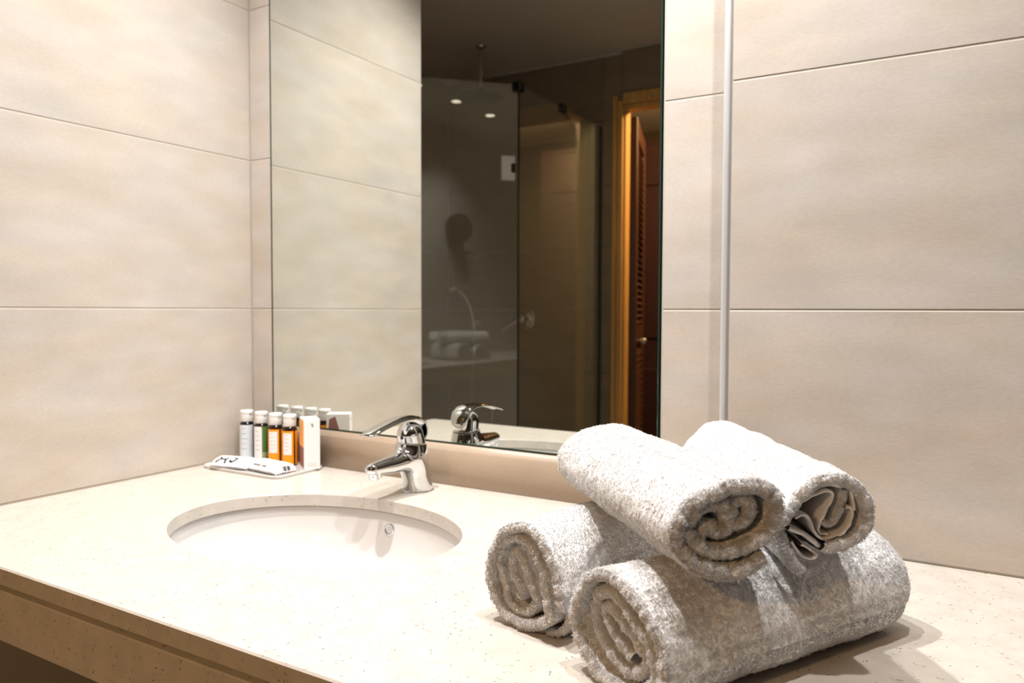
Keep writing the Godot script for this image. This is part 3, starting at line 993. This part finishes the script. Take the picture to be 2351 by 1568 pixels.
func build_towels():
	var e := EYE
	towel("white towel roll lying on the worktop, leftmost, nearest the washbasin", Vector3(-0.3843, e - 0.2755, 0.5142), -15.0, [
		[[52,-20,49,-1,42,18,33,33,20,47,1,52,-18,48,-35,36,-46,16,-51,-6,-48,-24,-39,-38,-24,-48,-3,-49,20,-44,35,-33,33,-20,30,-4,26,11,13,30,-4,38,-21,38,-35,28,-42,9,-40,-5,-34,-22,-26,-34,-12,-39,5,-34,13,-24,7,-11,-2,7,-10,19,-17,23,-24,11,-19,-4,-10,-15,-12,-25], 0.0050, 0.0, 0.30, 16, true],
		[[6,-53,24,-53,38,-50,47,-42,52,-30,50,-16], 0.0032, 0.012, 0.30, 6, true],
	], 1.0, 3, 0.8, 480000.0)
	towel("large white towel roll lying on the worktop, in front, nearest the viewer", Vector3(-0.2546, e - 0.2775, 0.5819), -28.0, [
		[[61,-20,59,-2,52,14,41,25,23,37,5,43,-16,43,-37,33,-51,18,-57,-1,-55,-17,-46,-31,-34,-41,-19,-48,0,-48,25,-46,43,-34,51,-20,47,-6,39,7,26,15,12,22,-3,28,-19,28,-30,19,-34,6,-30,-6,-22,-16,-13,-24,0,-31,15,-33,30,-26,36,-14,27,-5,14,2,2,9,-8,15,-17,15,-20,8,-13,0,-4,-8,7,-14,17,-19], 0.0052, 0.0, 0.35, 17, true],
		[[18,-50,36,-48,50,-42,58,-32,60,-18], 0.0032, 0.01, 0.35, 5, true],
	], 1.0, 5, 0.95, 480000.0)
	towel("white towel roll on top of the stack, laid across, with a spiral end facing out", Vector3(-0.1619, e - 0.1785, 0.5601), 44.0, [
		[[35,-27,17,-36,-3,-37,-27,-29,-41,-16,-46,-2,-41,10,-29,21,-12,29,8,33,27,32,41,26,45,14,42,-1,29,-13,13,-20,-5,-21,-22,-16,-33,-5,-31,8,-23,17,-12,20,-1,17,4,8,9,1,18,2,24,11,21,19,13,22,9,16,7,6,3,-3,-7,-5,-16,-1,-22,-8], 0.0064, 0.0, 0.33, 15, true],
	], -1.0, 8, 1.0, 480000.0)
	towel("white towel roll on top of the stack, beside the tiled wall, thin folds showing inside", Vector3(-0.0963, e - 0.183, 0.4541), 33.0, [
		[[-27,-52,-37,-38,-45,-23,-48,-12,-42,-2,-33,10,-20,24,-8,30,8,32,23,26,32,13,34,-1,29,-16,18,-26,1,-31,-7,-29], 0.0054, 0.0, 0.35, 15, true],
		[[-28,10,-20,13,-9,19,-1,20,3,17,1,10,-4,2,-8,-6,-10,-14,-7,-19,-1,-19], 0.0012, 0.006, 0.20, 0, false],
		[[-32,-4,-24,-1,-19,-6,-16,-14,-11,-20,-5,-23,2,-21,12,-16,18,-8,21,0,19,5,13,6], 0.0013, 0.004, 0.20, 0, false],
		[[20,23,22,13,23,3], 0.0013, 0.006, 0.20, 0, false],
		[[14,21,14,12,10,2,5,-9,-1,-11,-6,-8], 0.0026, 0.007, 0.20, 0, true],
		[[-36,-25,-27,-37,-19,-41,-12,-38,-19,-31,-27,-27], 0.0013, 0.004, 0.12, 0, false],
		[[-38,-13,-26,-18,-16,-24,-9,-30], 0.0022, 0.004, 0.14, 0, false],
		[[-20,19,-9,25,4,26,16,22], 0.0022, 0.008, 0.18, 0, false],
	], -1.0, 12, 0.65, 480000.0)

# ------------------------------------------------------------------ the shower seen in the mirror
func build_shower():
	var gx := -1.665
	var gz := 1.676
	var top := 2.153
	var s := thing("shower_enclosure", "frameless glass shower enclosure with a diagonal door, reflected in the mirror", "shower enclosure", Vector3(gx, 0, gz))
	var diag := 0.72
	var dm := Vector3(-sqrt(0.5), 0, -sqrt(0.5))
	part("door_pane", bevel_box(Vector3(diag - 0.01, top - 0.02, 0.006), 0.0005), M.clear_glass, s, dm * (diag / 2.0) + Vector3(0, top / 2 + 0.01, 0), Vector3(0, -PI / 4, 0))
	part("side_pane", bevel_box(Vector3(0.006, top - 0.02, ZREAR - gz - 0.012), 0.0005), M.pane_glass, s, Vector3(-0.004, top / 2 + 0.01, (ZREAR - gz) / 2.0 - 0.004))
	var e := dm * diag
	part("return_pane", bevel_box(Vector3(0.48, top - 0.02, 0.006), 0.0005), M.pane_glass, s, e + Vector3(-0.245, top / 2 + 0.01, 0))
	part("seal_strip", bevel_box(Vector3(0.007, top - 0.02, 0.007), 0.0015), M.black_rubber, s, Vector3(0, top / 2 + 0.01, 0))
	part("wall_channel", bevel_box(Vector3(0.012, top - 0.02, 0.012), 0.002), M.glass_edge, s, Vector3(-0.004, top / 2 + 0.01, ZREAR - gz - 0.0072))
	for y in [0.32, 1.95]:
		part("corner_clamp", bevel_box(Vector3(0.045, 0.045, 0.045), 0.006), M.dark_chrome, s, Vector3(-0.004, y + (top - 1.95 - 0.01 if y > 1 else 0.0), 0))
	for y in [0.42, 1.795]:
		var h := part("hinge_plate", bevel_box(Vector3(0.06, 0.105, 0.018), 0.003), M.white_plastic, s, dm * 0.048 + Vector3(0, y, 0), Vector3(0, -PI / 4, 0))
		part("hinge_block", bevel_box(Vector3(0.02, 0.04, 0.026), 0.003), M.dark_chrome, h, Vector3(0.022, 0, 0))
	part("bar_clamp", bevel_box(Vector3(0.03, 0.04, 0.05), 0.005), M.dark_chrome, s, Vector3(-0.004, top - 0.005, 0.42))
	part("support_bar", tube(PackedVector3Array([Vector3(-0.004, top - 0.012, 0.42), Vector3(-0.13, top - 0.03, ZREAR - gz - 0.006)]), [0.010], 12), M.dark_chrome, s)

	var rain := thing("rain_shower", "round flat rain shower head under the ceiling, reflected in the mirror", "shower head", Vector3(-2.15, 2.27, 2.12))
	part("disc", lathe([Vector2(0, 0.0), Vector2(0.118, 0.0), Vector2(0.121, 0.003), Vector2(0.119, 0.008), Vector2(0.02, 0.014), Vector2(0.016, 0.05), Vector2(0, 0.05)], 40), M.dark_chrome, rain)
	part("ceiling_arm", tube(PackedVector3Array([Vector3(0, 0.04, 0), Vector3(0, CEIL - 2.27, 0)]), [0.011], 12), M.chrome, rain)
	part("ceiling_rose", lathe([Vector2(0.012, CEIL - 2.285), Vector2(0.03, CEIL - 2.275), Vector2(0.03, CEIL - 2.27)], 24), M.chrome, rain)

	var z := ZREAR
	var hs := thing("hand_shower", "chrome hand shower in its wall bracket with a hanging hose, reflected in the mirror", "hand shower", Vector3(-2.44, 1.11, z))
	part("bracket", lathe([Vector2(0, 0.0), Vector2(0.03, 0.0), Vector2(0.032, 0.006), Vector2(0.02, 0.012), Vector2(0.018, 0.045), Vector2(0.0, 0.048)], 24), M.chrome, hs, Vector3(0, 0, 0), Vector3(-PI / 2, 0, 0))
	part("handle", tube(smooth_path([Vector3(0.0, -0.03, -0.05), Vector3(-0.01, 0.06, -0.06), Vector3(-0.035, 0.14, -0.08), Vector3(-0.08, 0.19, -0.105)], 0.01), [0.011], 14), M.chrome, hs)
	part("spray_head", lathe([Vector2(0, -0.012), Vector2(0.042, -0.012), Vector2(0.045, -0.006), Vector2(0.035, 0.012), Vector2(0.012, 0.022), Vector2(0, 0.022)], 28), M.chrome, hs, Vector3(-0.10, 0.185, -0.115), Vector3(0.5, 0, 0.5))
	part("hose", tube(smooth_path([Vector3(0.0, -0.03, -0.05), Vector3(0.005, -0.2, -0.055), Vector3(-0.01, -0.5, -0.06), Vector3(-0.02, -0.72, -0.06), Vector3(0.05, -0.78, -0.05), Vector3(0.10, -0.6, -0.02), Vector3(0.10, -0.5, -0.003)], 0.015), [0.007], 10), M.chrome, hs)

	var mx := thing("shower_mixer", "round chrome shower mixer with lever on the shower wall, reflected in the mirror", "mixer tap", Vector3(-2.13, 1.135, z))
	part("escutcheon", lathe([Vector2(0, 0.0), Vector2(0.072, 0.0), Vector2(0.074, 0.006), Vector2(0.06, 0.012), Vector2(0.034, 0.016), Vector2(0.032, 0.055), Vector2(0.026, 0.064), Vector2(0, 0.066)], 40), M.chrome, mx, Vector3.ZERO, Vector3(-PI / 2, 0, 0))
	part("lever", tube(PackedVector3Array([Vector3(0, 0, -0.055), Vector3(-0.05, -0.03, -0.075), Vector3(-0.10, -0.07, -0.085)]), [0.014, 0.011, 0.008], 14), M.chrome, mx)

	# magnifying mirror on its folding arm, on the tiled wall above and to the right of the towels (out of the frame, seen by way of mirror and glass)
	var mg := thing("magnifying_mirror", "round magnifying mirror on a folding wall arm, reflected in the shower glass", "mirror", Vector3(0.34, EYE + 0.43, ZR))
	part("wall_plate", lathe([Vector2(0, 0.0), Vector2(0.03, 0.0), Vector2(0.031, 0.008), Vector2(0.012, 0.014), Vector2(0.01, 0.045), Vector2(0, 0.046)], 24), M.chrome, mg, Vector3.ZERO, Vector3(PI / 2, 0, 0))
	part("arm", tube(PackedVector3Array([Vector3(0, 0.0, 0.04), Vector3(-0.11, 0.0, 0.09), Vector3(-0.20, 0.0, 0.06), Vector3(-0.205, 0.07, 0.06)]), [0.007], 12), M.chrome, mg)
	var disc := part("mirror_rim", lathe([Vector2(0.0, -0.006), Vector2(0.108, -0.006), Vector2(0.112, 0.0), Vector2(0.108, 0.006), Vector2(0.102, 0.006)], 44), M.dark_chrome, mg, Vector3(-0.205, 0.18, 0.065), Vector3(PI / 2 - 0.1, -0.5, 0))
	part("mirror_glass", lathe([Vector2(0.0, 0.0045), Vector2(0.103, 0.0055)], 40), M.silver, disc)

# ------------------------------------------------------------------
func _ready():
	var cam := Camera3D.new()
	cam.name = "camera"
	add_child(cam)
	cam.position = Vector3(0, EYE, 1.1826)
	cam.rotation = Vector3(-0.0406, 0.5359, 0.0031)
	cam.near = 0.02
	cam.far = 60.0
	var lens := CameraAttributesPhysical.new()
	lens.frustum_focal_length = 26.65
	lens.frustum_focus_distance = 0.86
	lens.exposure_aperture = 6.5
	cam.attributes = lens
	cam.fov = 48.48
	cam.current = true
	var we := WorldEnvironment.new()
	we.name = "environment"
	var env := Environment.new()
	env.background_mode = Environment.BG_COLOR
	env.background_color = Color(0, 0, 0)
	env.tonemap_mode = Environment.TONE_MAPPER_LINEAR
	env.tonemap_exposure = 0.90
	env.sdfgi_enabled = true
	env.ssao_enabled = true
	env.ssil_enabled = true
	we.environment = env
	add_child(we)
	make_materials()
	build_lamps()
	build_room()
	build_worktop()
	build_mirror()
	build_faucet()
	build_toiletries()
	build_towels()
	build_shower()
